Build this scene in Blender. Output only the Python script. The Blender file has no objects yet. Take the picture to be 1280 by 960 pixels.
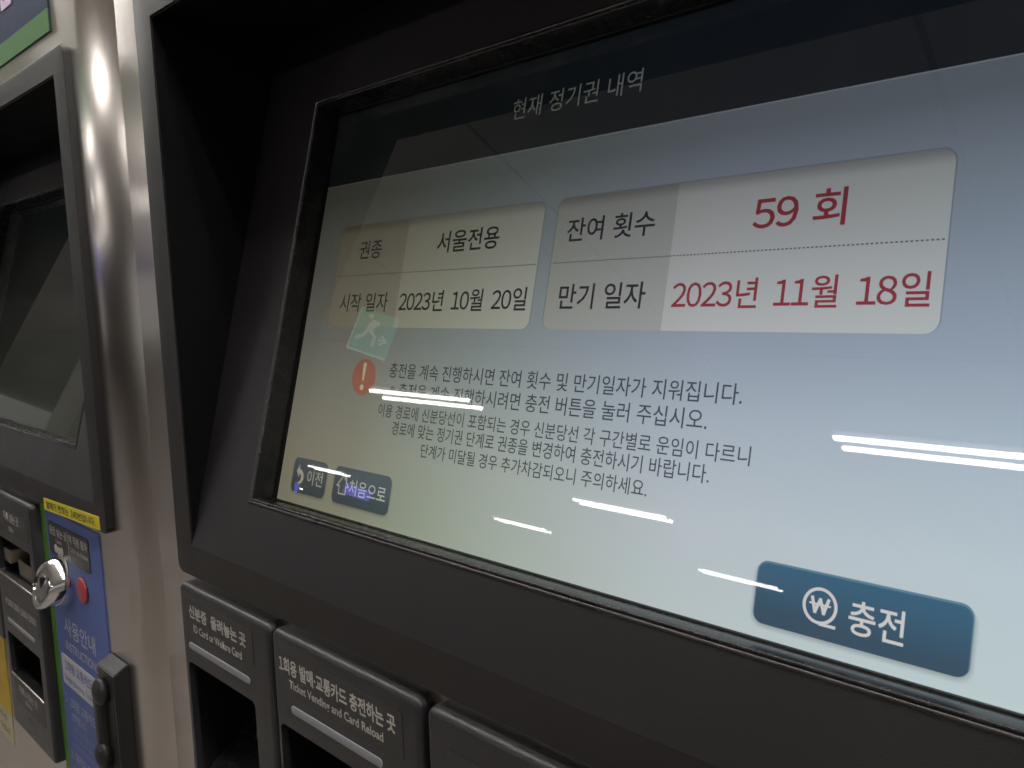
import bpy, bmesh, math, random
from mathutils import Matrix, Vector
random.seed(7)
S = bpy.context.scene
COL = S.collection

# ------------------------------------------------------------------ camera
TAU = 0.2572            # how far the screen leans back
DEPTH = 0.0212          # the display sits this deep behind the fascia
cam = bpy.data.cameras.new('camera'); cam_o = bpy.data.objects.new('camera', cam); COL.objects.link(cam_o)
RX, RY, RZ = ((0.7412412185918225, 0.6706153527757814, -0.028922387209987153),
              (0.056455624594514836, -0.10522080266913499, -0.9928450761006503),
              (-0.6688603877582775, 0.7343048626470325, -0.11585400459530694))
m = Matrix.Identity(4)
for i in range(3):
    m[i][0] = RX[i]; m[i][1] = -RY[i]; m[i][2] = -RZ[i]
m[0][3], m[1][3], m[2][3] = 0.46755180703387245, -0.28807015220475446, 0.20576296864356455
cam_o.matrix_world = m
cam.sensor_width = 36; cam.lens = 966.44 / 1280 * 36
cam.clip_start = 0.005; cam.clip_end = 200
cam.dof.use_dof = True; cam.dof.focus_distance = 0.52; cam.dof.aperture_fstop = 26
S.camera = cam_o
# ------------------------------------------------------------------ light
W = bpy.data.worlds.new('World'); S.world = W; W.use_nodes = True
W.node_tree.nodes['Background'].inputs[0].default_value = (0.95, 0.93, 0.9, 1)
W.node_tree.nodes['Background'].inputs[1].default_value = 0.34
S.view_settings.view_transform = 'Standard'; S.view_settings.look = 'None'
S.view_settings.exposure = 0.0; S.view_settings.gamma = 1
TUBE = 30.0
S.cycles.max_bounces = 8; S.cycles.caustics_reflective = False; S.cycles.caustics_refractive = False
S.cycles.sample_clamp_indirect = 4
ROOM_TOP = 1.33; FLOOR = -1.12

# ------------------------------------------------------------------ materials
def new_mat(name):
    M = bpy.data.materials.new(name); M.use_nodes = True
    nt = M.node_tree; b = nt.nodes['Principled BSDF']
    return M, nt, b
def N(nt, t, **k):
    n = nt.nodes.new(t)
    for a, v in k.items(): setattr(n, a, v)
    return n
def noise_mat(name, col, rough=.5, metal=0, var=.15, scale=40, bump=.0, bscale=900, rvar=.1, spec=.5, coat=0, dust=0):
    M, nt, b = new_mat(name)
    tc = N(nt, 'ShaderNodeTexCoord')
    nz = N(nt, 'ShaderNodeTexNoise'); nz.inputs['Scale'].default_value = scale; nz.inputs['Detail'].default_value = 6
    nt.links.new(tc.outputs['Object'], nz.inputs['Vector'])
    mx = N(nt, 'ShaderNodeMix', data_type='RGBA')
    mx.inputs[6].default_value = (*[c * (1 - var) for c in col], 1)
    mx.inputs[7].default_value = (*[min(1, c * (1 + var)) for c in col], 1)
    nt.links.new(nz.outputs['Fac'], mx.inputs[0])
    out = mx.outputs[2]
    if dust:
        d = N(nt, 'ShaderNodeTexNoise'); d.inputs['Scale'].default_value = 700; d.inputs['Detail'].default_value = 2
        nt.links.new(tc.outputs['Object'], d.inputs['Vector'])
        r = N(nt, 'ShaderNodeMapRange'); r.inputs[1].default_value = .74; r.inputs[2].default_value = .80
        r.inputs[4].default_value = dust
        nt.links.new(d.outputs['Fac'], r.inputs[0])
        m2 = N(nt, 'ShaderNodeMix', data_type='RGBA'); m2.inputs[7].default_value = (.35, .34, .33, 1)
        nt.links.new(r.outputs[0], m2.inputs[0]); nt.links.new(out, m2.inputs[6]); out = m2.outputs[2]
    nt.links.new(out, b.inputs['Base Color'])
    rr = N(nt, 'ShaderNodeMapRange'); rr.inputs[3].default_value = max(0, rough - rvar); rr.inputs[4].default_value = min(1, rough + rvar)
    nt.links.new(nz.outputs['Fac'], rr.inputs[0]); nt.links.new(rr.outputs[0], b.inputs['Roughness'])
    b.inputs['Metallic'].default_value = metal; b.inputs['Specular IOR Level'].default_value = spec
    b.inputs['Coat Weight'].default_value = coat; b.inputs['Coat Roughness'].default_value = .06
    if bump:
        bn = N(nt, 'ShaderNodeTexNoise'); bn.inputs['Scale'].default_value = bscale; bn.inputs['Detail'].default_value = 3
        nt.links.new(tc.outputs['Object'], bn.inputs['Vector'])
        bp = N(nt, 'ShaderNodeBump'); bp.inputs['Strength'].default_value = bump; bp.inputs['Distance'].default_value = .0004
        nt.links.new(bn.outputs['Fac'], bp.inputs['Height']); nt.links.new(bp.outputs[0], b.inputs['Normal'])
    return M

def steel_mat():
    M, nt, b = new_mat('brushed_steel')
    tc = N(nt, 'ShaderNodeTexCoord')
    mp = N(nt, 'ShaderNodeMapping'); mp.inputs['Scale'].default_value = (1400, 1400, 14)
    nt.links.new(tc.outputs['Object'], mp.inputs[0])
    nz = N(nt, 'ShaderNodeTexNoise'); nz.inputs['Scale'].default_value = 1; nz.inputs['Detail'].default_value = 4
    nt.links.new(mp.outputs[0], nz.inputs['Vector'])
    n2 = N(nt, 'ShaderNodeTexNoise'); n2.inputs['Scale'].default_value = 9; n2.inputs['Detail'].default_value = 5
    nt.links.new(tc.outputs['Object'], n2.inputs['Vector'])
    ad = N(nt, 'ShaderNodeMath', operation='ADD'); nt.links.new(nz.outputs['Fac'], ad.inputs[0]); nt.links.new(n2.outputs['Fac'], ad.inputs[1])
    cr = N(nt, 'ShaderNodeMapRange'); cr.inputs[1].default_value = .6; cr.inputs[2].default_value = 1.4
    nt.links.new(ad.outputs[0], cr.inputs[0])
    mx = N(nt, 'ShaderNodeMix', data_type='RGBA'); mx.inputs[6].default_value = (.70, .645, .61, 1); mx.inputs[7].default_value = (.79, .74, .705, 1)
    nt.links.new(cr.outputs[0], mx.inputs[0]); nt.links.new(mx.outputs[2], b.inputs['Base Color'])
    rr = N(nt, 'ShaderNodeMapRange'); rr.inputs[3].default_value = .21; rr.inputs[4].default_value = .27
    nt.links.new(nz.outputs['Fac'], rr.inputs[0]); nt.links.new(rr.outputs[0], b.inputs['Roughness'])
    b.inputs['Metallic'].default_value = 1; b.inputs['Anisotropic'].default_value = .96
    tg = N(nt, 'ShaderNodeCombineXYZ'); tg.inputs[2].default_value = 1
    nt.links.new(tg.outputs[0], b.inputs['Tangent']); b.inputs['Anisotropic Rotation'].default_value = .25
    return M

def lcd_falloff(nt):
    """viewing-angle falloff painted into the emission: brighter and bluer to the lower right"""
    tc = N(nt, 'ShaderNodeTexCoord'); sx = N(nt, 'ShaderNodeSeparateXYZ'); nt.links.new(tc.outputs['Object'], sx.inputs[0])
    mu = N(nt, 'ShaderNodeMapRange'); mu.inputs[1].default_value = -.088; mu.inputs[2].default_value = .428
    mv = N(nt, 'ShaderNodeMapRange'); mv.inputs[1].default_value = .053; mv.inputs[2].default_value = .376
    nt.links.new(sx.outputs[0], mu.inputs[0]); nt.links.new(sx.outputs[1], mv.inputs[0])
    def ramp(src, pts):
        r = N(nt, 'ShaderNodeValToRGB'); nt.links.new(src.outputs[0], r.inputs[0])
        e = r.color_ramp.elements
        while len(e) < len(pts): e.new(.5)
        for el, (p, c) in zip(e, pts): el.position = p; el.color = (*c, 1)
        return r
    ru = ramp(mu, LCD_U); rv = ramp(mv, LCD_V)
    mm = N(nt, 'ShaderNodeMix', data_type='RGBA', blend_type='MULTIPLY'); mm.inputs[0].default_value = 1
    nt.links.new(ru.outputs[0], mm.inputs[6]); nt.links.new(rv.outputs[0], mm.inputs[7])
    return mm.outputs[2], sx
LCD_U = [(0, (.185, .172, .122)), (.17, (.225, .22, .16)), (.33, (.29, .325, .26)), (.48, (.38, .43, .385)), (.71, (.50, .56, .60)), (1, (.53, .63, .68))]  # viewing-angle shading of the panel, put into the emission colour along and up
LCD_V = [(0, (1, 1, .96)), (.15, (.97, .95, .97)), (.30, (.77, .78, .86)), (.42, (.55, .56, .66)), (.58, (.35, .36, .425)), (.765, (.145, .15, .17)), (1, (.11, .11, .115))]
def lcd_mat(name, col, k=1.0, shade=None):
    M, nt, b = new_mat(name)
    fac, sx = lcd_falloff(nt)
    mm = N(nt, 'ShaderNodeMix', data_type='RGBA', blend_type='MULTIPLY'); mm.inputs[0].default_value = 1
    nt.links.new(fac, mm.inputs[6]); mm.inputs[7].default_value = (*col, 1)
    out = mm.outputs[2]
    if shade:      # (v of the top edge, depth, strength, colour): the soft printed edge of a drawn panel or key
        v0, dep, st, c2 = shade
        r = N(nt, 'ShaderNodeMapRange'); r.inputs[1].default_value = v0; r.inputs[2].default_value = v0 - dep
        r.inputs[3].default_value = st; r.inputs[4].default_value = 0; r.interpolation_type = 'SMOOTHSTEP'
        nt.links.new(sx.outputs[1], r.inputs[0])
        m2 = N(nt, 'ShaderNodeMix', data_type='RGBA', blend_type='MULTIPLY')
        m2.inputs[7].default_value = (*c2, 1); nt.links.new(r.outputs[0], m2.inputs[0]); nt.links.new(out, m2.inputs[6]); out = m2.outputs[2]
    b.inputs['Base Color'].default_value = (.012, .012, .012, 1); b.inputs['Roughness'].default_value = .6
    b.inputs['Specular IOR Level'].default_value = .1
    nt.links.new(out, b.inputs['Emission Color']); b.inputs['Emission Strength'].default_value = k
    return M
def glass_mat():
    M = bpy.data.materials.new('cover_glass'); M.use_nodes = True; nt = M.node_tree; nt.nodes.clear()
    o = N(nt, 'ShaderNodeOutputMaterial'); tr = N(nt, 'ShaderNodeBsdfTransparent'); tr.inputs[0].default_value = (.97, .98, .975, 1)
    gl = N(nt, 'ShaderNodeBsdfGlossy'); gl.inputs['Roughness'].default_value = 0
    fr = N(nt, 'ShaderNodeFresnel'); fr.inputs[0].default_value = 1.52
    ge = N(nt, 'ShaderNodeNewGeometry'); iv = N(nt, 'ShaderNodeMath', operation='SUBTRACT'); iv.inputs[0].default_value = 1
    nt.links.new(ge.outputs['Backfacing'], iv.inputs[1])
    mu = N(nt, 'ShaderNodeMath', operation='MULTIPLY'); nt.links.new(fr.outputs[0], mu.inputs[0]); nt.links.new(iv.outputs[0], mu.inputs[1])
    tc = N(nt, 'ShaderNodeTexCoord'); d = N(nt, 'ShaderNodeTexNoise'); d.inputs['Scale'].default_value = 520; d.inputs['Detail'].default_value = 1
    nt.links.new(tc.outputs['Object'], d.inputs['Vector'])
    mr = N(nt, 'ShaderNodeMapRange'); mr.inputs[1].default_value = .80; mr.inputs[2].default_value = .86; mr.inputs[4].default_value = .22
    nt.links.new(d.outputs['Fac'], mr.inputs[0])
    sm = N(nt, 'ShaderNodeTexNoise'); sm.inputs['Scale'].default_value = 11; sm.inputs['Detail'].default_value = 7; sm.inputs['Distortion'].default_value = 1.2
    nt.links.new(tc.outputs['Object'], sm.inputs['Vector'])
    s2 = N(nt, 'ShaderNodeMapRange'); s2.inputs[1].default_value = .45; s2.inputs[2].default_value = .8; s2.inputs[4].default_value = .012
    nt.links.new(sm.outputs['Fac'], s2.inputs[0])
    ad = N(nt, 'ShaderNodeMath', operation='ADD'); nt.links.new(mr.outputs[0], ad.inputs[0]); nt.links.new(s2.outputs[0], ad.inputs[1])
    df = N(nt, 'ShaderNodeBsdfDiffuse'); df.inputs[0].default_value = (.7, .7, .68, 1)
    m1 = N(nt, 'ShaderNodeMixShader'); m2 = N(nt, 'ShaderNodeMixShader')
    nt.links.new(ad.outputs[0], m1.inputs[0]); nt.links.new(tr.outputs[0], m1.inputs[1]); nt.links.new(df.outputs[0], m1.inputs[2])
    nt.links.new(mu.outputs[0], m2.inputs[0]); nt.links.new(m1.outputs[0], m2.inputs[1]); nt.links.new(gl.outputs[0], m2.inputs[2])
    nt.links.new(m2.outputs[0], o.inputs[0])
    return M
def emit_mat(name, col, k):
    M, nt, b = new_mat(name)
    b.inputs['Base Color'].default_value = (*[c * .5 for c in col], 1); b.inputs['Roughness'].default_value = .4
    b.inputs['Emission Color'].default_value = (*col, 1); b.inputs['Emission Strength'].default_value = k
    return M

steel = steel_mat()
fascia_m = noise_mat('dark_powder_coat', (.0150, .0122, .0148), .42, var=.10, scale=22, bump=.35, bscale=1600, dust=.10, spec=.5)
bezel_m = noise_mat('grey_powder_coat', (.0145, .0125, .0130), .48, var=.10, scale=22, bump=.35, bscale=1600, dust=.12)
recess_m = noise_mat('recess_black_plastic', (.005, .005, .0055), .5, var=.15, scale=30, bump=.2, spec=.15)
gloss_black = noise_mat('gloss_black_frame', (.011, .0105, .012), .27, var=.5, scale=90, rvar=.10, dust=.25, spec=.55)
trim_m = noise_mat('dark_polished_trim', (.10, .092, .092), .30, metal=1, var=.2)
unit_m = noise_mat('moulded_dark_plastic', (.0235, .0225, .025), .34, var=.10, scale=60, bump=.6, bscale=1300, rvar=.05, dust=.12)
plate_m = noise_mat('printed_plate_film', (.030, .0295, .030), .40, var=.08, scale=50, dust=.2)
cavity_m = noise_mat('cavity_black', (.006, .006, .006), .35, var=.2)
print_m = noise_mat('warm_grey_print', (.60, .57, .54), .6, var=.08)
bar_m = noise_mat('grey_light_bar', (.30, .30, .34), .35, var=.04)
green_m = noise_mat('green_film', (.085, .24, .03), .5, var=.06)
blue_m = noise_mat('blue_film', (.085, .135, .40), .5, var=.05)
bluewhite_m = noise_mat('pale_print_on_blue', (.50, .52, .66), .5, var=.05)
faint_m = noise_mat('faint_print_on_blue', (.26, .30, .52), .5, var=.05)
white_m = noise_mat('white_label_film', (.62, .61, .68), .5, var=.04)
navy_m = noise_mat('navy_sign_film', (.016, .034, .080), .6, var=.06, spec=.15)
signgreen_m = noise_mat('green_sign_film', (.085, .20, .075), .55, var=.06, spec=.15)
pink_m = emit_mat('pale_pink_letter', (.72, .52, .72), .25)
yellow_m = noise_mat('yellow_sticker', (.78, .66, .03), .5, var=.04)
gold_m = noise_mat('gold_poster', (.60, .40, .02), .5, var=.25, scale=25)
cream_m = noise_mat('cream_paper', (.55, .50, .34), .6, var=.05)
ink_m = noise_mat('dark_ink', (.03, .035, .03), .6, var=.1)
chrome = noise_mat('chrome', (.80, .79, .80), .07, metal=1, var=.03, rvar=.03)
metal_edge = noise_mat('worn_metal_edge', (.62, .58, .55), .25, metal=1, var=.1)
bronze = noise_mat('dull_bronze_guide', (.30, .26, .21), .35, metal=1, var=.15)
red_m = noise_mat('red_button', (.46, .045, .06), .35, var=.08)
handset_m = noise_mat('handset_plastic', (.020, .020, .021), .40, var=.1, bump=.5, bscale=1200)
glass = glass_mat()

# ------------------------------------------------------------------ mesh helpers
def link(name, me, mat, parent=None, smooth=False, loc=None):
    o = bpy.data.objects.new(name, me); COL.objects.link(o)
    if mat is not None:
        me.materials.clear(); me.materials.append(mat)
    if smooth:
        for p in me.polygons: p.use_smooth = True
        try: me.set_sharp_from_angle(angle=math.radians(40))
        except Exception: pass
    if parent: o.parent = parent
    if loc: o.location = loc
    return o
def from_bm(name, bm, mat, parent=None, smooth=False):
    bmesh.ops.recalc_face_normals(bm, faces=bm.faces)
    me = bpy.data.meshes.new(name); bm.to_mesh(me); bm.free()
    return link(name, me, mat, parent, smooth)
def polys(name, verts, faces, mat, parent=None, smooth=False, keep=False):
    me = bpy.data.meshes.new(name); me.from_pydata(verts, [], faces); me.update()
    if not keep:
        bm = bmesh.new(); bm.from_mesh(me); bmesh.ops.recalc_face_normals(bm, faces=bm.faces); bm.to_mesh(me); bm.free()
    return link(name, me, mat, parent, smooth)
def rrect(x0, x1, z0, z1, r, n=6):
    r = max(min(r, (x1 - x0) / 2 - 1e-6, (z1 - z0) / 2 - 1e-6), 1e-6); P = []
    for cx, cz, a0 in ((x1 - r, z1 - r, 0), (x0 + r, z1 - r, 90), (x0 + r, z0 + r, 180), (x1 - r, z0 + r, 270)):
        for i in range(n + 1):
            a = math.radians(a0 + 90 * i / n); P.append((cx + r * math.cos(a), cz + r * math.sin(a)))
    return P
def slab_bm(x0, x1, y0, y1, z0, z1, r=0.0, bev=0.0, seg=4):
    """plate with rounded corners in x-z, from y0 (front) back to y1, front edge rounded by bev"""
    loops = []
    steps = [(0, y1)]
    if bev:
        steps.append((0, y0 + bev))
        for i in range(1, seg + 1):
            a = math.pi / 2 * i / seg; steps.append((bev * (1 - math.cos(a)), y0 + bev * (1 - math.sin(a))))
    else: steps.append((0, y0))
    bm = bmesh.new()
    for ins, y in steps:
        P = rrect(x0 + ins, x1 - ins, z0 + ins, z1 - ins, max(r - ins, 1e-5))
        loops.append([bm.verts.new((a, y, b)) for a, b in P])
    for A, B in zip(loops, loops[1:]):
        n = len(A)
        for i in range(n): bm.faces.new((A[i], A[(i + 1) % n], B[(i + 1) % n], B[i]))
    bm.faces.new(loops[0]); bm.faces.new(loops[-1])
    return bm
def slab(name, mat, parent, x0, x1, y0, y1, z0, z1, r=0.0, bev=0.0, seg=4):
    return from_bm(name, slab_bm(x0, x1, y0, y1, z0, z1, r, bev, seg), mat, parent, smooth=bev > 0)
def carve(o, cutters):
    """boolean-cut shapes out of o and bake the result"""
    tmp = []
    for c in cutters:
        bmesh.ops.recalc_face_normals(c, faces=c.faces)
        me = bpy.data.meshes.new('cut'); c.to_mesh(me); c.free()
        co = bpy.data.objects.new('cut', me); COL.objects.link(co); tmp.append(co)
        md = o.modifiers.new('b', 'BOOLEAN'); md.operation = 'DIFFERENCE'; md.solver = 'EXACT'; md.object = co
    bpy.context.view_layer.update()
    dg = bpy.context.evaluated_depsgraph_get()
    me = bpy.data.meshes.new_from_object(o.evaluated_get(dg)); me.name = o.data.name
    o.modifiers.clear(); o.data = me
    for c in tmp:
        mm = c.data; bpy.data.objects.remove(c); bpy.data.meshes.remove(mm)
    for p in me.polygons: p.use_smooth = True
    me.set_sharp_from_angle(angle=math.radians(38))
def empty(name, loc):
    o = bpy.data.objects.new(name, None); COL.objects.link(o); o.location = loc; o.empty_display_size = .1; return o
def tag(o, label, cat, group=None):
    o['label'] = label; o['category'] = cat
    if group: o['group'] = group
_fc = {}
def text_mesh(body, bold=0.0):
    wide = ''.join(chr(ord(ch) + 0xFEE0) if ch.isdigit() else ('\uffe6' if ch == '\u20a9' else ch) for ch in body)
    c = bpy.data.curves.new('t', 'FONT'); c.body = wide; c.offset = bold; c.resolution_u = 3
    for i, ch in enumerate(body):     # the digits come from the wide set: pull them together
        d = ch.isdigit(); nd = i + 1 < len(body) and body[i + 1].isdigit()
        if d and nd: c.body_format[i].kerning = -17.5
        elif d or nd: c.body_format[i].kerning = -8
    o = bpy.data.objects.new('t', c); COL.objects.link(o)
    dg = bpy.context.evaluated_depsgraph_get()
    me = bpy.data.meshes.new_from_object(o.evaluated_get(dg))
    bpy.data.objects.remove(o); bpy.data.curves.remove(c)
    return me
def lettering(body, x0, x1, z0, z1, mat, parent, lift=0.0, bold=0.0, plane='xz', shear=0.0, name='lettering', label=None, dz=0.0):
    """printed text filling the box x0..x1, z0..z1; plane 'xz' faces -y at depth lift, 'xy' lies on the display"""
    me = text_mesh(body, bold)
    xs = [v.co.x for v in me.vertices]; ys = [v.co.y for v in me.vertices]
    ax, bx, ay, by = min(xs), max(xs), min(ys), max(ys)
    for v in me.vertices:
        fx = (v.co.x - ax) / (bx - ax); fy = (v.co.y - ay) / (by - ay)
        X = x0 + (x1 - x0) * fx + shear * fy; Z = z0 + (z1 - z0) * fy + dz * fx
        v.co = (X, lift, Z) if plane == 'xz' else (X, Z, lift)
    me.name = name
    o = link(name, me, mat, parent)
    if label: o['label'] = label
    return o
def disc_bm(cx, cz, r, y0, y1, n=40, bev=0.0):
    bm = bmesh.new(); L = []
    st = [(r, y1), (r, y0 + bev)] + ([(r - bev * (1 - math.cos(a)), y0 + bev * (1 - math.sin(a))) for a in (math.pi / 6, math.pi / 3, math.pi / 2)] if bev else [])
    for rr, y in st: L.append([bm.verts.new((cx + rr * math.cos(2 * math.pi * i / n), y, cz + rr * math.sin(2 * math.pi * i / n))) for i in range(n)])
    for A, B in zip(L, L[1:]):
        for i in range(n): bm.faces.new((A[i], A[(i + 1) % n], B[(i + 1) % n], B[i]))
    bm.faces.new(L[0]); bm.faces.new(L[-1]); return bm
mm_ = lambda *a: [v / 1000 for v in a]

# ------------------------------------------------------------------ room behind the camera: what the screens mirror
def structure(name, verts, faces, mat):
    o = polys(name, verts, faces, mat); o['kind'] = 'structure'; return o
ceil_m = noise_mat('ceiling_panel_paint', (.80, .77, .70), .6, var=.04, scale=.6)
def ceil_seams(M):
    nt = M.node_tree; b = nt.nodes['Principled BSDF']; src = b.inputs['Base Color'].links[0].from_socket
    tc = N(nt, 'ShaderNodeTexCoord'); br = N(nt, 'ShaderNodeTexBrick'); br.offset = 0; br.inputs['Scale'].default_value = 1
    br.inputs['Brick Width'].default_value = 1.26; br.inputs['Row Height'].default_value = 2.5; br.inputs['Mortar Size'].default_value = .008
    br.inputs['Color1'].default_value = (1, 1, 1, 1); br.inputs['Color2'].default_value = (.93, .93, .93, 1); br.inputs['Mortar'].default_value = (.5, .5, .49, 1)
    nt.links.new(tc.outputs['Object'], br.inputs['Vector'])
    mx = N(nt, 'ShaderNodeMix', data_type='RGBA', blend_type='MULTIPLY'); mx.inputs[0].default_value = 1
    nt.links.new(src, mx.inputs[6]); nt.links.new(br.outputs['Color'], mx.inputs[7]); nt.links.new(mx.outputs[2], b.inputs['Base Color'])
ceil_seams(ceil_m)
floor_m = noise_mat('polished_floor', (.38, .35, .325), .3, var=.1, scale=1.5)
wall_m = noise_mat('hall_wall_paint', (.55, .52, .46), .6, var=.05, scale=1)
T = ROOM_TOP
structure('ceiling', [(-32, -24, T), (14, -24, T), (14, .9, T), (-32, .9, T)], [(0, 1, 2, 3)], ceil_m)
structure('floor', [(-32, -24, FLOOR), (14, -24, FLOOR), (14, .9, FLOOR), (-32, .9, FLOOR)], [(0, 1, 2, 3)], floor_m)
structure('wall', [(-32, -24, FLOOR), (14, -24, FLOOR), (14, -24, T), (-32, -24, T)], [(0, 1, 2, 3)], wall_m)

fix_m = noise_mat('white_luminaire', (.78, .78, .76), .4, var=.03)
tube_m = emit_mat('fluorescent_tube', (1.0, .97, .93), TUBE)
def make_lamp(loc):
    r = empty('ceiling_lamp', loc)
    slab('lamp_housing', fix_m, r, 0, 1.23, -.20, .05, -.012, -.002, .01)
    for dy in (0, -.155):
        bm = bmesh.new()
        bmesh.ops.create_cone(bm, cap_ends=True, segments=10, radius1=.014, radius2=.014, depth=1.19,
                              matrix=Matrix.Translation((.615, dy, -.035)) @ Matrix.Rotation(math.pi / 2, 4, 'Y'))
        from_bm('lamp_tube', bm, tube_m, r, True)
        for x in (.018, 1.212):
            slab('lamp_holder', fix_m, r, x - .008, x + .008, dy - .012, dy + .012, -.05, -.012, .002)
    return r
def copy_tree(o, parent=None):
    c = o.copy(); COL.objects.link(c)
    if parent: c.parent = parent
    for ch in list(o.children): copy_tree(ch, c)
    return c
LAMPS = [(-4.73, -3.41, 'nearest row, left end'), (-.95, -3.42, ''), (-4.72, -6.50, ''), (-8.62, -9.68, ''), (-4.84, -10.0, ''), (-12.6, -8.45, ''), (-21.3, -13.5, ''),
         (-3.55, -.17, ''), (-.95, -.17, ''), (1.65, -.17, ''), (2.83, -3.42, ''), (6.6, -3.42, ''), (-8.5, -.17, ''), (-8.5, -3.42, ''), (-2.25, -.17, ''), (.35, -.17, '')]  # row over the machines: lamps added out of view to strengthen light from above
LL = ['twin tube ceiling lamp mirrored beside the orange warning circle', 'twin tube ceiling lamp mirrored as the long double streak at the screen right',
      'twin tube ceiling lamp mirrored under the last line of the message', 'twin tube ceiling lamp mirrored as a short streak left of the message end',
      'twin tube ceiling lamp mirrored touching the blue charge key', 'twin tube ceiling lamp mirrored over the grey back key', 'farthest twin tube ceiling lamp, mirrored low at the left of the screen',
      'added unseen twin tube ceiling lamp above the left ticket machine', 'twin tube ceiling lamp right above the gap between both ticket machines', 'added unseen twin tube ceiling lamp above and right of the camera',
      'twin tube ceiling lamp behind the camera to the right', 'rightmost twin tube ceiling lamp behind the camera', 'twin tube ceiling lamp farthest left along the machines', 'twin tube ceiling lamp farthest left in the nearest row behind', 'added unseen twin tube ceiling lamp over the steel post of the left machine', 'added unseen twin tube ceiling lamp right over the lit touch screen']
l0 = None
for (x, y, _), lb in zip(LAMPS, LL):
    if l0 is None: l0 = make_lamp((x, y, T)); l = l0
    else: l = copy_tree(l0); l.location = (x, y, T)
    tag(l, lb, 'ceiling lamp', 'fluorescent ceiling lamps')

# hanging green exit sign, mirrored in the display
ex = empty('exit_sign', (-2.836, -1.926, T))
ex.rotation_euler = (0, 0, math.radians(-46))
tag(ex, 'green hanging exit sign with running figure and arrow, mirrored in the screen', 'exit sign')
exg = emit_mat('exit_green', (.08, .62, .38), 1.35); exw = emit_mat('exit_white', (.85, 1, .92), 1.4)
slab('sign_box', exg, ex, -.103, .103, -.015, .015, -.325, -.095, .004)
slab('sign_rim', exw, ex, -.108, .103, -.010, .010, -.332, -.325, .002)
slab('sign_rim', exw, ex, -.109, -.1035, -.010, .010, -.325, -.095, .002)
slab('hanger', fix_m, ex, -.006, .006, -.004, .004, -.095, 0, .001)
def flat(name, pts, y, mat, parent): return polys(name, [(a, y, b) for a, b in pts], [tuple(range(len(pts)))], mat, parent)
# (drawn facing +y, towards the machines: x grows to the viewer's left)
def exit_fig(y):
    s = lambda P: [(-a * .00105 - .010, b * .00115 - .215) for a, b in P]
    flat('pictogram', s([(20, 82), (34, 88), (44, 80), (40, 66), (26, 64), (17, 72)]), y, exw, ex)
    flat('pictogram', s([(-22, 60), (18, 62), (34, 20), (22, 6), (-2, 10), (-14, 40), (-26, 44)]), y, exw, ex)
    flat('pictogram', s([(34, 22), (16, 2), (-14, -20), (-18, -62), (-32, -62), (-30, -12), (0, 14)]), y, exw, ex)
    flat('pictogram', s([(30, 12), (44, -16), (74, -40), (64, -54), (30, -30), (14, 2)]), y, exw, ex)
    flat('pictogram', s([(-52, 8), (-92, -22), (-52, -52), (-52, -34), (-66, -28), (-40, -28), (-40, -16), (-66, -16), (-52, -8)]), y, exw, ex)
exit_fig(.0162)
adm = emit_mat('blue_light_box', (.16, .14, .95), 5.0)
for x, y, z0, z1, hw, an, lb in ((-12.60, -8.20, .72, .90, .19, -56.5, 'small blue glowing light box low on the left, mirrored in the screen corner'),
                             (-11.75, -9.15, 1.00, 1.20, .26, -52, 'wide blue glowing light box mirrored over the key with the house symbol')):
    ad = empty('light_box', (x, y, 0)); ad.rotation_euler = (0, 0, math.radians(an))
    slab('lit_face', adm, ad, -hw, hw, -.04, .04, z0, z1, .03); slab('box_frame', fix_m, ad, -hw - .02, hw + .02, -.03, .03, z0 - .02, z1 + .02, .03)
    slab('box_hanger', fix_m, ad, -.01, .01, -.01, .01, z1 + .02, T)
    tag(ad, lb, 'light box', 'blue light boxes in the hall')

for i, (x, y, w_) in enumerate(((-7.6, -2.6, .30), (-15.0, -5.6, .35))):  # pillars added to give the left screen's reflection some structure
    pl = empty('pillar', (x, y, FLOOR)); slab('shaft', wall_m, pl, -w_, w_, -w_, w_, .12, T - FLOOR - .01, .02)
    slab('plinth', floor_m, pl, -w_ - .03, w_ + .03, -w_ - .03, w_ + .03, 0, .12, .02)
    tag(pl, ('nearer' if i == 0 else 'farther') + ' square painted hall pillar, added to be mirrored in the left machine screen', 'pillar')
# ------------------------------------------------------------------ the ticket machine
MZ = 0.0
def machine_root(x): 
    r = empty('ticket_machine', (x, .35, FLOOR)); return r
Hh = 1.12
OFF = (0, -.35, Hh)     # children keep plain coordinates measured from the crease line
def put(o):
    o.location = OFF; return o

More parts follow.
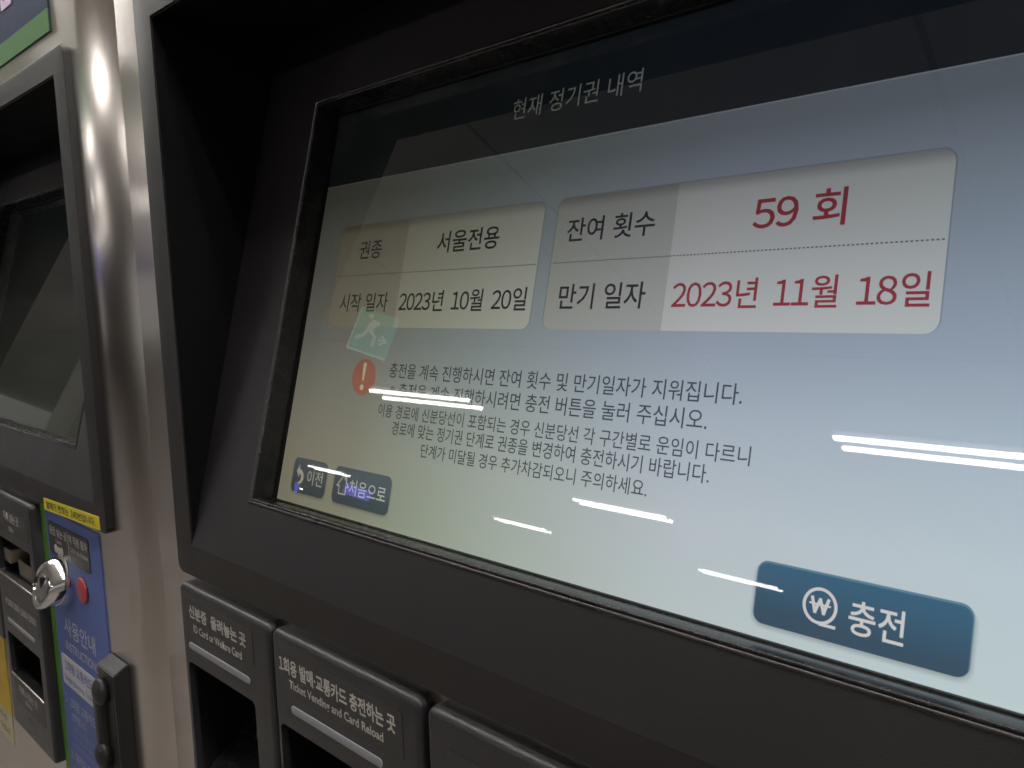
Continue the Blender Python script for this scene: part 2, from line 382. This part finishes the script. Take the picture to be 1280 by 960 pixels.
def build_front_plate(root):
    xs = mm_(-256, -190, 145, 295, 520, 552); zs = mm_(-1115, -370, -240, -45, -15, 445, 1000)
    V = {}; vl = []; F = []
    def v(x, y, z):
        k = (round(x, 5), round(y, 5), round(z, 5))
        if k not in V: V[k] = len(vl); vl.append(k)
        return V[k]
    def hole(x0, x1, z0, z1):
        cx, cz = (x0 + x1) / 2, (z0 + z1) / 2
        return (-.19 < cx < .295 and -.24 < cz < -.045) or (.145 < cx < .295 and -.37 < cz < -.24) or (-.19 < cx < .52 and -.015 < cz < .445)
    y = .008
    for a, b in zip(xs, xs[1:]):
        for c, d in zip(zs, zs[1:]):
            if not hole(a, b, c, d): F.append((v(a, y, c), v(b, y, c), v(b, y, d), v(a, y, d)))
    R = .048; prof = [(-.259, .62), (-.259, .0115), (-.2585, .0095), (-.2575, .0084), (-.256, .008)]
    for (xa, ya), (xb, yb) in zip(prof, prof[1:]):
        for c, d in zip(zs, zs[1:]): F.append((v(xa, ya, c), v(xb, yb, c), v(xb, yb, d), v(xa, ya, d)))
    arc = [(.552 + R * math.sin(t), .008 + R * (1 - math.cos(t))) for t in [math.pi / 2 * i / 16 for i in range(17)]] + [(.600, .62)]
    for (xa, ya), (xb, yb) in zip(arc, arc[1:]):
        for c, d in zip(zs, zs[1:]): F.append((v(xa, ya, c), v(xb, yb, c), v(xb, yb, d), v(xa, ya, d)))
    F.append((v(-.259, .62, -1.115), v(.600, .62, -1.115), v(.600, .62, 1.0), v(-.259, .62, 1.0)))
    return put(polys('steel_casing', vl, F, steel, root, smooth=True))

def build_machine(x):
    r = machine_root(x)
    build_front_plate(r)
    # bezel
    b = slab('bezel', bezel_m, r, *mm_(-201.4, 537), 0, .0079, *mm_(-29, 457), r=.009, bev=.0012, seg=3)
    put(b); carve(b, [slab_bm(*mm_(-172, 508), -.01, .02, *mm_(0, 433), r=.0015)])
    # recess walls and ceiling (2 mm in from the bezel's opening, leaving a fine step)
    t = math.tan(TAU); a, c = -.1705, .5065; zt = .4315; q = .0015
    V = [(a, q, 0), (a, q, zt), (a, zt * t, zt), (c, q, 0), (c, q, zt), (c, zt * t, zt)]
    wo = .006
    V += [(a - wo, q, -.0), (a - wo, q, zt + wo), (a - wo, zt * t + wo, zt + wo), (c + wo, q, 0), (c + wo, q, zt + wo), (c + wo, zt * t + wo, zt + wo)]
    F = [(0, 1, 2), (3, 5, 4), (1, 4, 5, 2), (0, 6, 7, 1), (1, 7, 10, 4), (4, 10, 9, 3), (6, 8, 7), (9, 10, 11), (7, 8, 11, 10)]
    put(polys('recess_wall', V, F, recess_m, r))
    # leaning fascia with the display opening
    def P(u, v, w): return (u, math.sin(TAU) * v - w * math.cos(TAU), math.cos(TAU) * v + w * math.sin(TAU))
    u0, u1, v0, v1 = mm_(-88, 428, 53, 376)
    e = .0026
    us = [-.172, u0 - e, u1 + e, .508]; vs = [-.0004, v0 - e, v1 + e, .449]
    vl = []; F = []
    for w in (0, -.004):
        for v in vs:
            for u in us: vl.append(P(u, v, w))
    idx = lambda k, j, i: k * 16 + j * 4 + i
    for j in range(3):
        for i in range(3):
            if (i, j) == (1, 1): continue
            F.append((idx(0, j, i), idx(0, j, i + 1), idx(0, j + 1, i + 1), idx(0, j + 1, i)))
            F.append((idx(1, j, i), idx(1, j + 1, i), idx(1, j + 1, i + 1), idx(1, j, i + 1)))
    put(polys('fascia', vl, F, fascia_m, r))
    # glossy frame swept round the opening, mitred at the corners
    prof = [(.0030, -.003), (.0020, -.0006), (.0018, .0001), (.0013, .0004), (.0007, .0004), (.0002, 0), (0, -.0005), (0, -.0185), (-.0004, -.0189), (-.0004, -DEPTH - .004)]
    vl = []; F = []
    for o_, w in prof:
        for u, v in ((u0 - o_, v0 - o_), (u1 + o_, v0 - o_), (u1 + o_, v1 + o_), (u0 - o_, v1 + o_)): vl.append(P(u, v, w))
    for k in range(len(prof) - 1):
        for i in range(4): F.append((k * 4 + i, k * 4 + (i + 1) % 4, k * 4 + 4 + (i + 1) % 4, k * 4 + 4 + i))
    put(polys('screen_frame', vl, F, gloss_black, r, smooth=True))
    # thin polished bead round the frame
    prof = [(.0046, -.001), (.0044, .0002), (.0039, .0008), (.0033, .0010), (.0027, .0008), (.0022, .0002), (.0021, -.001)]
    vl = []; F = []
    for o_, w in prof:
        for u, v in ((u0 - o_, v0 - o_), (u1 + o_, v0 - o_), (u1 + o_, v1 + o_), (u0 - o_, v1 + o_)): vl.append(P(u, v, w))
    for k in range(len(prof) - 1):
        for i in range(4): F.append((k * 4 + i, k * 4 + (i + 1) % 4, k * 4 + 4 + (i + 1) % 4, k * 4 + 4 + i))
    put(polys('frame_trim', vl, F, trim_m, r, smooth=True))
    return r

def gasket(r):
    def P(u, v, w): return (u, math.sin(TAU) * v - w * math.cos(TAU), math.cos(TAU) * v + w * math.sin(TAU))
    u0, u1, v0, v1 = mm_(-88, 428, 53, 376)
    vl = []; F = []
    prof = [(-.0001, -.0172), (-.0010, -.0176), (-.0010, -DEPTH - .003)]
    for o_, w in prof:
        for u, v in ((u0 - o_, v0 - o_), (u1 + o_, v0 - o_), (u1 + o_, v1 + o_), (u0 - o_, v1 + o_)): vl.append(P(u, v, w))
    for k in range(len(prof) - 1):
        for i in range(4): F.append((k * 4 + i, k * 4 + (i + 1) % 4, k * 4 + 4 + (i + 1) % 4, k * 4 + 4 + i))
    put(polys('screen_gasket', vl, F, recess_m, r))

def screen_part(root):
    """display plane: local x = along, local y = up the screen, local z = towards the viewer"""
    me = bpy.data.meshes.new('touch_screen')
    x0, x1, y0, y1 = mm_(-92, 432, 49, 380)
    me.from_pydata([(x0, y0, 0), (x1, y0, 0), (x1, y1, 0), (x0, y1, 0), (x0, y0, -.01), (x1, y0, -.01), (x1, y1, -.01), (x0, y1, -.01)], [],
                   [(0, 1, 2, 3), (7, 6, 5, 4), (0, 4, 5, 1), (1, 5, 6, 2), (2, 6, 7, 3), (3, 7, 4, 0)])
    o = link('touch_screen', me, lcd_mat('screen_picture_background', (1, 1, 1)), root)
    c, s = math.cos(TAU), math.sin(TAU)
    o.location = (OFF[0], OFF[1] + DEPTH * c, OFF[2] - DEPTH * s)
    o.rotation_euler = (math.pi / 2 - TAU, 0, 0)
    # cover glass
    g = slab_bm(-.0879, .4279, .0012, .0030, .0531, .3759, r=.0003)
    for v in g.verts: v.co = Vector((v.co.x, v.co.z, v.co.y))
    from_bm('cover_glass', g, glass, o)
    return o
def flat_panel(name, mat, parent, x0, x1, y0, y1, w, r=.0, label=None):
    P = rrect(*mm_(x0, x1, y0, y1), r / 1000)
    o = polys(name, [(a, b, w) for a, b in P], [tuple(range(len(P)))], mat, parent, keep=True)
    if label: o['label'] = label
    return o

right = build_machine(0)
tag(right, 'steel ticket machine on the right with its large lit touch screen and dark fascia', 'ticket machine', 'ticket machines side by side')

# --- lower units, shared by both machines
YF = -.005
def unit(root, name, x0, x1, z0, z1, cuts, cavity=.07):
    b = slab(name, unit_m, root, *mm_(x0, x1), YF, .085, *mm_(z0, z1), r=.007, bev=.0045, seg=5)
    put(b); carve(b, [slab_bm(*mm_(c[0], c[1]), -.05, cavity, *mm_(c[2], c[3]), r=c[4] / 1000) for c in cuts])
    for c in cuts:   # black lining inside the opening
        cx0, cx1, cz0, cz1 = mm_(c[0] - .0, c[1] + .0, c[2], c[3]); g = .0006; y0, y1 = YF + .006, cavity - .0006
        V = [(cx0 + g, y0, cz0 + g), (cx1 - g, y0, cz0 + g), (cx1 - g, y0, cz1 - g), (cx0 + g, y0, cz1 - g),
             (cx0 + g, y1, cz0 + g), (cx1 - g, y1, cz0 + g), (cx1 - g, y1, cz1 - g), (cx0 + g, y1, cz1 - g)]
        polys('opening_lining', V, [(0, 1, 5, 4), (1, 2, 6, 5), (2, 3, 7, 6), (3, 0, 4, 7), (4, 5, 6, 7)], cavity_m, b)
    return b
def braille(parent, x0, x1, z, n, y):
    bm = bmesh.new()
    for i in range(n):
        cx = x0 + (x1 - x0) * i / (n - 1)
        for dx in (0, 1):
            for dz in (0, 1, 2):
                if random.random() < .5:
                    bmesh.ops.create_icosphere(bm, subdivisions=1, radius=.00042, matrix=Matrix.Translation(((cx + dx * 2.1) / 1000, y, (z + dz * 2.1) / 1000)))
    o = from_bm('braille_dots', bm, plate_m, parent, True); o['kind'] = 'stuff'
def plate(parent, x0, x1, z0, z1, y=YF):
    # a thin film plate, with the fine groove around it
    slab('label_plate_groove', cavity_m, parent, *mm_(x0 - .5, x1 + .5), y - .00012, y + .001, *mm_(z0 - .5, z1 + .5), r=.0035)
    return slab('label_plate', plate_m, parent, *mm_(x0, x1), y - .0003, y + .001, *mm_(z0, z1), r=.003)
def build_units(r):
    L = YF - .0005
    u1 = unit(r, 'card_reader_unit', -193, -44.5, -262, -36, [(-184.5, -72, -232, -106, 5)])
    plate(u1, -183, -69, -77, -46.5)
    lettering('신분증  올려놓는 곳', *mm_(-175, -79, -63.5, -51.5), print_m, u1, L, .028)
    lettering('ID Card or Welfare Card', *mm_(-168.5, -87, -75.5, -68.5), print_m, u1, L, .018)
    braille(u1, -172, -86, -67, 13, L)
    slab('light_bar', bar_m, u1, *mm_(-180, -77), YF - .0006, YF + .001, *mm_(-93, -87), r=.003, bev=.0003, seg=2)
    polys('reader_tray', [(a / 1000, b / 1000, c / 1000) for a, b, c in ((-183, -2, -214), (-73, -2, -214), (-73, 60, -178), (-183, 60, -178), (-183, -2, -230), (-73, -2, -230), (-73, 60, -230), (-183, 60, -230))],
          [(0, 1, 2, 3), (0, 4, 5, 1), (1, 5, 6, 2), (2, 6, 7, 3), (3, 7, 4, 0), (4, 7, 6, 5)], gloss_black, u1)
    u2 = unit(r, 'ticket_and_card_unit', -41.5, 126, -262, -36, [(-35, 112, -232, -108, 5)])
    plate(u2, -33.5, 110, -81, -48.5)
    lettering('1회용 발매·교통카드 충전하는 곳', *mm_(-31, 103.5, -65.5, -53), print_m, u2, L, .028)
    lettering('Ticket Vending and Card Reload', *mm_(-18.5, 90.5, -77.5, -69), print_m, u2, L, .018)
    braille(u2, -26, 98, -68.5, 17, L)
    slab('light_bar', bar_m, u2, *mm_(-18, 88), YF - .0006, YF + .001, *mm_(-95, -88.5), r=.003, bev=.0003, seg=2)
    polys('ticket_tray', [(a / 1000, b / 1000, c / 1000) for a, b, c in ((-34, -2, -214), (111, -2, -214), (111, 60, -178), (-34, 60, -178), (-34, -2, -230), (111, -2, -230), (111, 60, -230), (-34, 60, -230))],
          [(0, 1, 2, 3), (0, 4, 5, 1), (1, 5, 6, 2), (2, 6, 7, 3), (3, 7, 4, 0), (4, 7, 6, 5)], gloss_black, u2)
    u3 = unit(r, 'banknote_unit', 132, 303, -377, -36, [(144, 287, -153, -100, 3), (149, 284, -297, -238, 2)], cavity=.075)
    plate(u3, 150, 289, -88, -56)
    lettering('지폐 넣는 곳', *mm_(190, 254, -72, -59), print_m, u3, L, .014)
    lettering('Bills', *mm_(210, 228, -84.5, -78), print_m, u3, L, .004)
    plate(u3, 148, 292, -212, -181)
    lettering('₩1000·5000·10000·50000', *mm_(157, 284, -196, -186.5), print_m, u3, L, .012)
    slab('light_bar', bar_m, u3, *mm_(158, 271), YF - .0006, YF + .001, *mm_(-222, -216), r=.003, bev=.0003, seg=2)
    plate(u3, 156, 280, -336, -303)
    lettering('지폐 나오는 곳', *mm_(177, 253, -319, -308), print_m, u3, L, .012)
    lettering('Bills', *mm_(202, 228, -329, -323), print_m, u3, L, .004)
    polys('slot_arrow', [(a / 1000, L, b / 1000) for a, b in ((205, -350), (226, -350), (215.5, -341))], [(0, 1, 2)], cavity_m, u3)
    slab('banknote_guide', bronze, u3, *mm_(196, 284), .004, .05, *mm_(-152, -128), r=.003, bev=.002, seg=2)
    slab('banknote_guide', bronze, u3, *mm_(148, 178), .0, .05, *mm_(-139, -119), r=.003, bev=.002, seg=2)
    slab('slot_lip', metal_edge, u3, *mm_(145, 286), YF - .0012, .03, *mm_(-156, -153.2), r=.001, bev=.0008, seg=2)
    slab('tray_lip', metal_edge, u3, *mm_(150, 283), YF - .0012, .002, *mm_(-299.5, -297), r=.0008, bev=.0006, seg=2)
    slab('tray_edge', metal_edge, u3, *mm_(149.5, 152), .002, .06, *mm_(-268, -265), r=.0005)
    # green stripe, blue instruction panel
    put(slab('green_stripe', green_m, r, *mm_(303.5, 322), .0069, .0085, *mm_(-900, -33), r=.0))
    bp = put(slab('instruction_panel', blue_m, r, *mm_(322, 493), .0067, .0085, *mm_(-900, -38), r=.004))
    y = .0064
    slab('button_plate', plate_m, bp, *mm_(331, 461), .0058, .0075, *mm_(-90, -50.5), r=.004)
    y2 = .0055
    lettering('동전 넣는 곳', *mm_(336, 394, -66, -55), print_m, bp, y2, .014)
    lettering('Coins', *mm_(355, 375, -74, -69), print_m, bp, y2, .004)
    lettering('역 직원 통화', *mm_(401, 458, -66, -55), print_m, bp, y2, .014)
    lettering('Call for the Assistant', *mm_(402, 459, -75.5, -69.5), print_m, bp, y2, .004)
    slab('divider_line', print_m, bp, *mm_(397, 397.7), .0056, .0065, *mm_(-87, -53))
    for cx, cz in ((353, -82), (362, -83.5), (372, -82.5)):
        from_bm('coin_symbol', disc_bm(cx / 1000, cz / 1000, .0052, y2, y2 + .0005, 20), print_m, bp)
    # the coin intake: round chrome boss with a domed, ribbed face
    bm = bmesh.new(); n = 40; L_ = []
    for rr, yy in ((.030, .0075), (.030, .002), (.0288, -.006), (.0272, -.013), (.0262, -.0165), (.0252, -.0185), (.0240, -.0192), (.0228, -.0186), (.0218, -.0172), (.0205, -.0168), (.012, -.0182), (.0012, -.0188)):
        L_.append([bm.verts.new((rr * math.cos(2 * math.pi * i / n), yy, rr * math.sin(2 * math.pi * i / n))) for i in range(n)])
    for A, B in zip(L_, L_[1:]):
        for i in range(n): bm.faces.new((A[i], A[(i + 1) % n], B[(i + 1) % n], B[i]))
    bm.faces.new(L_[0]); bm.faces.new(L_[-1])
    for v in bm.verts:
        if v.co.y < 0: v.co.y += .30 * v.co.z * min(1, -v.co.y / .016)
        v.co += Vector((.370, 0, -.117))
    k = from_bm('coin_intake', bm, chrome, bp, True)
    slab('coin_slot', cavity_m, bp, *mm_(368.6, 371.4), -.0196, -.010, *mm_(-127, -107), r=.001)
    from_bm('button_ring', disc_bm(.430, -.1155, .0162, .0056, .0075, 36, .0006), cavity_m, bp, True)
    from_bm('help_button', disc_bm(.430, -.1155, .0148, .0040, .0072, 36, .0012), red_m, bp, True)
    lettering('사용안내', *mm_(352, 452, -189, -166), bluewhite_m, bp, y, .012)
    lettering('INSTRUCTIONS', *mm_(352, 455, -209, -197), bluewhite_m, bp, y, .012)
    slab('title_label', white_m, bp, *mm_(331, 484), .0061, .0075, *mm_(-258, -219), r=.003)
    lettering('1회용 교통카드', *mm_(342, 430, -238, -224), blue_m, bp, .0059, .012)
    lettering('Single Journey Ticket', *mm_(338, 434, -254, -244), blue_m, bp, .0059, .0)
    for body, a, b_, z0, z1, mt in (('1.', 331, 337, -283, -272, bluewhite_m), ('1회용 교통카드 종류를', 346, 470, -286, -272, bluewhite_m), ('선택합니다.', 346, 398, -303, -291, bluewhite_m),
                                ('일반용·어린이용·우대용', 346, 460, -317, -307, faint_m), ('Select the ticket type', 346, 440, -328, -320, faint_m), ('Adult, Children, Senior', 346, 444, -339, -331, faint_m),
                                ('2.', 331, 338, -357, -346, bluewhite_m), ('목적지 역을', 346, 410, -360, -346, bluewhite_m), ('선택합니다.', 346, 398, -377, -365, bluewhite_m),
                                ('Select your destination', 346, 440, -390, -382, faint_m)):
        lettering(body, *mm_(a, b_, z0, z1), mt, bp, y, .008 if mt is bluewhite_m else 0)
    # handset cradle: bevelled box, its top sloping to the front
    X0, X1 = mm_(495, 541); yb, yf = .0078, -.0078
    V = [(X0, yb, -.170), (X1, yb, -.170), (X1, yf, -.1775), (X0, yf, -.1775), (X0, yb, -.62), (X1, yb, -.62), (X1, yf, -.62), (X0, yf, -.62)]
    bm = bmesh.new(); vs = [bm.verts.new(v) for v in V]
    for f in ((0, 1, 2, 3), (3, 2, 6, 7), (0, 3, 7, 4), (1, 5, 6, 2), (0, 4, 5, 1), (4, 7, 6, 5)): bm.faces.new([vs[i] for i in f])
    bmesh.ops.recalc_face_normals(bm, faces=bm.faces)
    bmesh.ops.bevel(bm, geom=bm.edges[:], offset=.001, segments=2, affect='EDGES')
    put(from_bm('handset_cradle', bm, handset_m, r, True))
    slab('cradle_groove', cavity_m, [c for c in r.children if c.name.startswith('handset_cradle')][0], *mm_(512, 534), -.0083, -.007, *mm_(-600, -205), r=.004)
    # sign over the bezel
    sg = put(slab('sign_panel', navy_m, r, *mm_(-230, 490), .0066, .0085, *mm_(480, 800), r=.001))
    slab('green_band', signgreen_m, sg, *mm_(-230, 490), .0060, .0075, *mm_(480, 502), r=.0005)
    bm = slab_bm(*mm_(349, 383), .0058, .0070, *mm_(534, 575), r=.001)
    o = from_bm('sign_letter', bm, pink_m, sg); carve(o, [slab_bm(*mm_(356, 375), .0, .02, *mm_(542, 568), r=.001)])
build_units(right); gasket(right)
left = copy_tree(right); left.location.x = -.901
tag(left, 'steel ticket machine at the left edge with blue instruction panel and red button', 'ticket machine', 'ticket machines side by side')

# --- things only on the left machine
LM = left
st = put(slab('yellow_sticker', yellow_m, LM, *mm_(0, 173), -.0006, .0001, *mm_(0, 14.5), r=.0003))
st.location = (OFF[0] + .3475, OFF[1], OFF[2] - .0335); st.rotation_euler = (0, math.radians(-2.2), 0)
lettering('발매기 번호는 140번입니다.', *mm_(9, 162, 2.6, 12), ink_m, st, -.0009, .012)
gp = put(slab('gold_poster', gold_m, LM, *mm_(-150, 72), .0068, .0085, *mm_(-400, -272), r=.0005))
cp = put(slab('paper_strip', cream_m, LM, *mm_(-150, 68), .0070, .0085, *mm_(-449, -401), r=.0005))
lettering('지폐 1회용 교통카드 구입', *mm_(-60, 40, -418, -408), ink_m, cp, .0067, .01)
lettering('교통카드 충전 안내입니다', *mm_(-60, 52, -438, -428), ink_m, cp, .0067, .0)

ls = screen_part(left)
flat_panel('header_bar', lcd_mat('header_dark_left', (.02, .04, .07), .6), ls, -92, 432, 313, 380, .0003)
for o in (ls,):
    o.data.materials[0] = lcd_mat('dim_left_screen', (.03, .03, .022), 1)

# ------------------------------------------------------------------ the lit screen
sc = screen_part(right)
sc['label'] = 'lit touch screen showing a season ticket summary in Korean'
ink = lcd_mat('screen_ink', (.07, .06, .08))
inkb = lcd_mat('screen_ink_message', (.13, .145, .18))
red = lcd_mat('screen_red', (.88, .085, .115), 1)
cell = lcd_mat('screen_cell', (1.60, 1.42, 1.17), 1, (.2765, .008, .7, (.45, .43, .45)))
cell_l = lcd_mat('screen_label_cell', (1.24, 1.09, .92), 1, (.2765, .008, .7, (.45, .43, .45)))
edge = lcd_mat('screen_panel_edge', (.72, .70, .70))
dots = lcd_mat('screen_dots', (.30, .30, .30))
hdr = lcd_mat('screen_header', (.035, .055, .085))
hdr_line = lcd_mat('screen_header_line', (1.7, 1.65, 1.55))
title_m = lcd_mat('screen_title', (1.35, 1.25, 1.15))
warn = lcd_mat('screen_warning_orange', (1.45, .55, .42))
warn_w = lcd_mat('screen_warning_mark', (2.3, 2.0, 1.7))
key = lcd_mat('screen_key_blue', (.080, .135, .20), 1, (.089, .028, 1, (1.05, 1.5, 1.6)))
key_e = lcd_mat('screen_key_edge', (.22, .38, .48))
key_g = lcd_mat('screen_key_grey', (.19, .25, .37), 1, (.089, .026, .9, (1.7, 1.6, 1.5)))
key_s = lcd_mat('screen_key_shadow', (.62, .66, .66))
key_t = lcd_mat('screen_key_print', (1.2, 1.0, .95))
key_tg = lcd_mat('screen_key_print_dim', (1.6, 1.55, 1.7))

flat_panel('header_bar', hdr, sc, -92, 432, 313.5, 380, .00015)
flat_panel('header_line', hdr_line, sc, -92, 432, 312.9, 313.6, .00020)
T_ = lambda body, x0, x1, z0, z1, mt, b=0.006, w=.0007, **k: lettering(body, *mm_(x0, x1, z0, z1), mt, sc, w, b, 'xy', **k)
T_('현재 정기권 내역', 115.6, 216.1, 335.3, 349.6, title_m, 0)
for x0, xd, x1 in ((-56, 26.6, 156), (166.6, 249.4, 382.6)):
    flat_panel('panel_edge', edge, sc, x0 - .5, x1 + .5, 195.5, 277.4, .00015, 6.4)
    flat_panel('info_panel', cell, sc, x0 + .4, x1 - .1, 195.6, 276.6, .00025, 6)
    P = rrect(*mm_(x0 + .4, xd + 8, 195.6, 276.6), .006); P = [(min(a, xd / 1000), b) for a, b in P]
    polys('label_cell', [(a, b, .00035) for a, b in P], [tuple(range(len(P)))], cell_l, sc, keep=True)
    vl = []; F = []; x = x0 + 2.5
    while x < x1 - 2:
        k = len(vl); vl += [(x / 1000, .2361, .0005), ((x + 1.15) / 1000, .2361, .0005), ((x + 1.15) / 1000, .2368, .0005), (x / 1000, .2368, .0005)]; F.append((k, k + 1, k + 2, k + 3)); x += 2.05
    polys('dotted_line', vl, F, dots, sc, keep=True)
T_('권종', -27.9, -1.0, 249, 263.4, ink)
T_('서울전용', 61, 120.5, 248.7, 264.2, ink, .012)
T_('시작 일자', -43, 16.4, 207.5, 222, ink)
T_('2023년 10월 20일', 29.2, 151.6, 207.3, 222.2, ink, .010)
T_('잔여 횟수', 176.3, 237.4, 248.8, 263.4, ink, .010)
T_('만기 일자', 177, 237.2, 207.8, 223, ink, .010)
T_('59 회', 294.1, 339.3, 246.2, 264.5, red, .012)
T_('2023년 11월 18일', 253.8, 378.1, 207.3, 222.8, red, .008)
T_('충전을 계속 진행하시면 잔여 횟수 및 만기일자가 지워집니다.', 30.6, 300, 159.2, 170, inkb, .004)
T_('※ 충전을 계속 진행하시려면 충전 버튼을 눌러 주십시오.', 34, 283.1, 145.2, 156, inkb, .004)
T_('이용 경로에 신분당선이 포함되는 경우 신분당선 각 구간별로 운임이 다르니', 25.1, 307.7, 130.6, 140.2, inkb, .004)
T_('경로에 맞는 정기권 단계로 권종을 변경하여 충전하시기 바랍니다.', 43, 287.8, 119.2, 128.8, inkb, .004)
T_('단계가 미달될 경우 추가차감되오니 주의하세요.', 76.5, 253.9, 107.2, 116.4, inkb, .004)
def sdisc(name, cx, cy, rx, ry, w, mt, hole=0, n=56):
    vl = []; F = []
    for i in range(n):
        a = 2 * math.pi * i / n; vl.append(((cx + rx * math.cos(a)) / 1000, (cy + ry * math.sin(a)) / 1000, w))
    if hole:
        for i in range(n):
            a = 2 * math.pi * i / n; vl.append(((cx + (rx - hole) * math.cos(a)) / 1000, (cy + (ry - hole) * math.sin(a)) / 1000, w))
        F = [(i, (i + 1) % n, n + (i + 1) % n, n + i) for i in range(n)]
    else: F = [tuple(range(n))]
    return polys(name, vl, F, mt, sc, keep=True)
sdisc('warning_circle', 1.3, 158.2, 14, 13.6, .0003, warn)
polys('exclamation_mark', [(a / 1000, b / 1000, .0006) for a, b in ((-.7, 168), (1.2, 169.2), (3.1, 168), (2.2, 156), (1.2, 155), (.3, 156))] +
      [((1.2 + 2.2 * math.cos(t)) / 1000, (150.3 + 2.2 * math.sin(t)) / 1000, .0006) for t in [2 * math.pi * i / 16 for i in range(16)]],
      [tuple(range(6))[::-1], tuple(range(6, 22))], warn_w, sc, keep=True)
# keys
def skey(x0, x1, y0, y1, mt):
    for k in range(3): flat_panel('key_shadow', lcd_mat('key_soft_shadow', (.92 - .12 * k,) * 3), sc, x0 - 1.6 + k * .6, x1 + 1.6 - k * .6, y0 - 2.4 + k * .7, y1 - 1, .0001 + k * .00005, 6)
    flat_panel('key_edge', key_e if mt is key else key_g, sc, x0, x1, y0, y1, .0003, 5)
    flat_panel('screen_key', mt, sc, x0 + .5, x1 - .5, y0, y1 - 1.0, .0004, 4.6)
skey(317.5, 405.5, 60.5, 89, key)
skey(-14.5, 51.7, 63, 90.2, key_g)
skey(-69.6, -24.3, 63, 90.2, key_g)
T_('이전', -49, -28.6, 71, 82.4, key_tg, .004)
T_('처음으로', 5.2, 47.4, 71, 82.4, key_tg, .006)
T_('충전', 359.5, 381.5, 66.3, 80.6, key_t, .010)
sdisc('won_ring', 347.2, 74.6, 7.5, 7.9, .0007, key_t, 1.35)
polys('ring_tail', [(a / 1000, b / 1000, .0007) for a, b in ((347.5, 67.6), (354.6, 67.6), (354.6, 66.3), (347.5, 66.3))], [(3, 2, 1, 0)], key_t, sc, keep=True)
def shape(name, pts, mt, w=.0007): return polys(name, [(a / 1000, b / 1000, w) for a, b in pts], [tuple(range(len(pts)))], mt, sc)
# curved back arrow
A0 = [(-60.5, 84.2), (-63.9, 79.2), (-59.6, 76.6)]
shape('back_arrow', [(-60.8, 85), (-64.2, 79.6), (-60.2, 74.6), (-60.0, 78.0), (-57.6, 76.8), (-57.2, 74.2), (-58.6, 71.8), (-61.6, 70.4), (-58.4, 69.8), (-55.2, 71.4), (-53.6, 74.6), (-54.6, 78.4), (-57.4, 80.8), (-60.4, 81.6)], key_tg)
# house outline
def stroke(name, P, wd, mt):
    vl = []; F = []
    for (ax, ay), (bx, by) in zip(P, P[1:]):
        d = math.hypot(bx - ax, by - ay); nx, ny = -(by - ay) / d * wd / 2, (bx - ax) / d * wd / 2; k = len(vl)
        ex_, ey_ = (bx - ax) / d * wd * .45, (by - ay) / d * wd * .45
        vl += [((ax - ex_ + nx) / 1000, (ay - ey_ + ny) / 1000, .0007), ((ax - ex_ - nx) / 1000, (ay - ey_ - ny) / 1000, .0007), ((bx + ex_ - nx) / 1000, (by + ey_ - ny) / 1000, .0007), ((bx + ex_ + nx) / 1000, (by + ey_ + ny) / 1000, .0007)]
        F.append((k, k + 1, k + 2, k + 3))
    return polys(name, vl, F, mt, sc, keep=True)
stroke('won_symbol', [(343.7, 77.7), (345.3, 71.8), (347.2, 77.3), (349.1, 71.8), (350.7, 77.7)], 1.35, key_t)
stroke('won_bar', [(342.9, 75.2), (351.5, 75.2)], .8, key_t)
stroke('house_symbol', [(-9.6, 76), (-2.6, 84), (0, 81), (0, 83), (1.2, 83), (1.2, 79.6), (4.4, 76), (1.6, 76), (1.6, 70.4), (-6.6, 70.4), (-6.6, 76), (-9.6, 76)], 1.0, key_tg)

# ------------------------------------------------------------------ handset hanging on the left machine's cradle
hs = empty('intercom_handset', (-.400, -.010, -.30))
tag(hs, 'black intercom handset hanging on the narrow cradle left of the steel post', 'handset')
def capsule(name, parts, mat, parent):
    bm = bmesh.new()
    for (x, y, z, rx, ry, rz) in parts:
        bmesh.ops.create_uvsphere(bm, u_segments=24, v_segments=14, radius=1, matrix=Matrix.Translation((x, y, z)) @ Matrix.Diagonal((rx, ry, rz, 1)))
    return from_bm(name, bm, mat, parent, True)
slab('grip', handset_m, hs, -.003, .011, -.007, .002, -.25, .095, r=.006, bev=.004, seg=4)
capsule('earpiece', [(.014, -.003, .100, .012, .008, .015)], handset_m, hs)
capsule('mouthpiece', [(.006, -.003, .026, .012, .009, .015)], handset_m, hs)
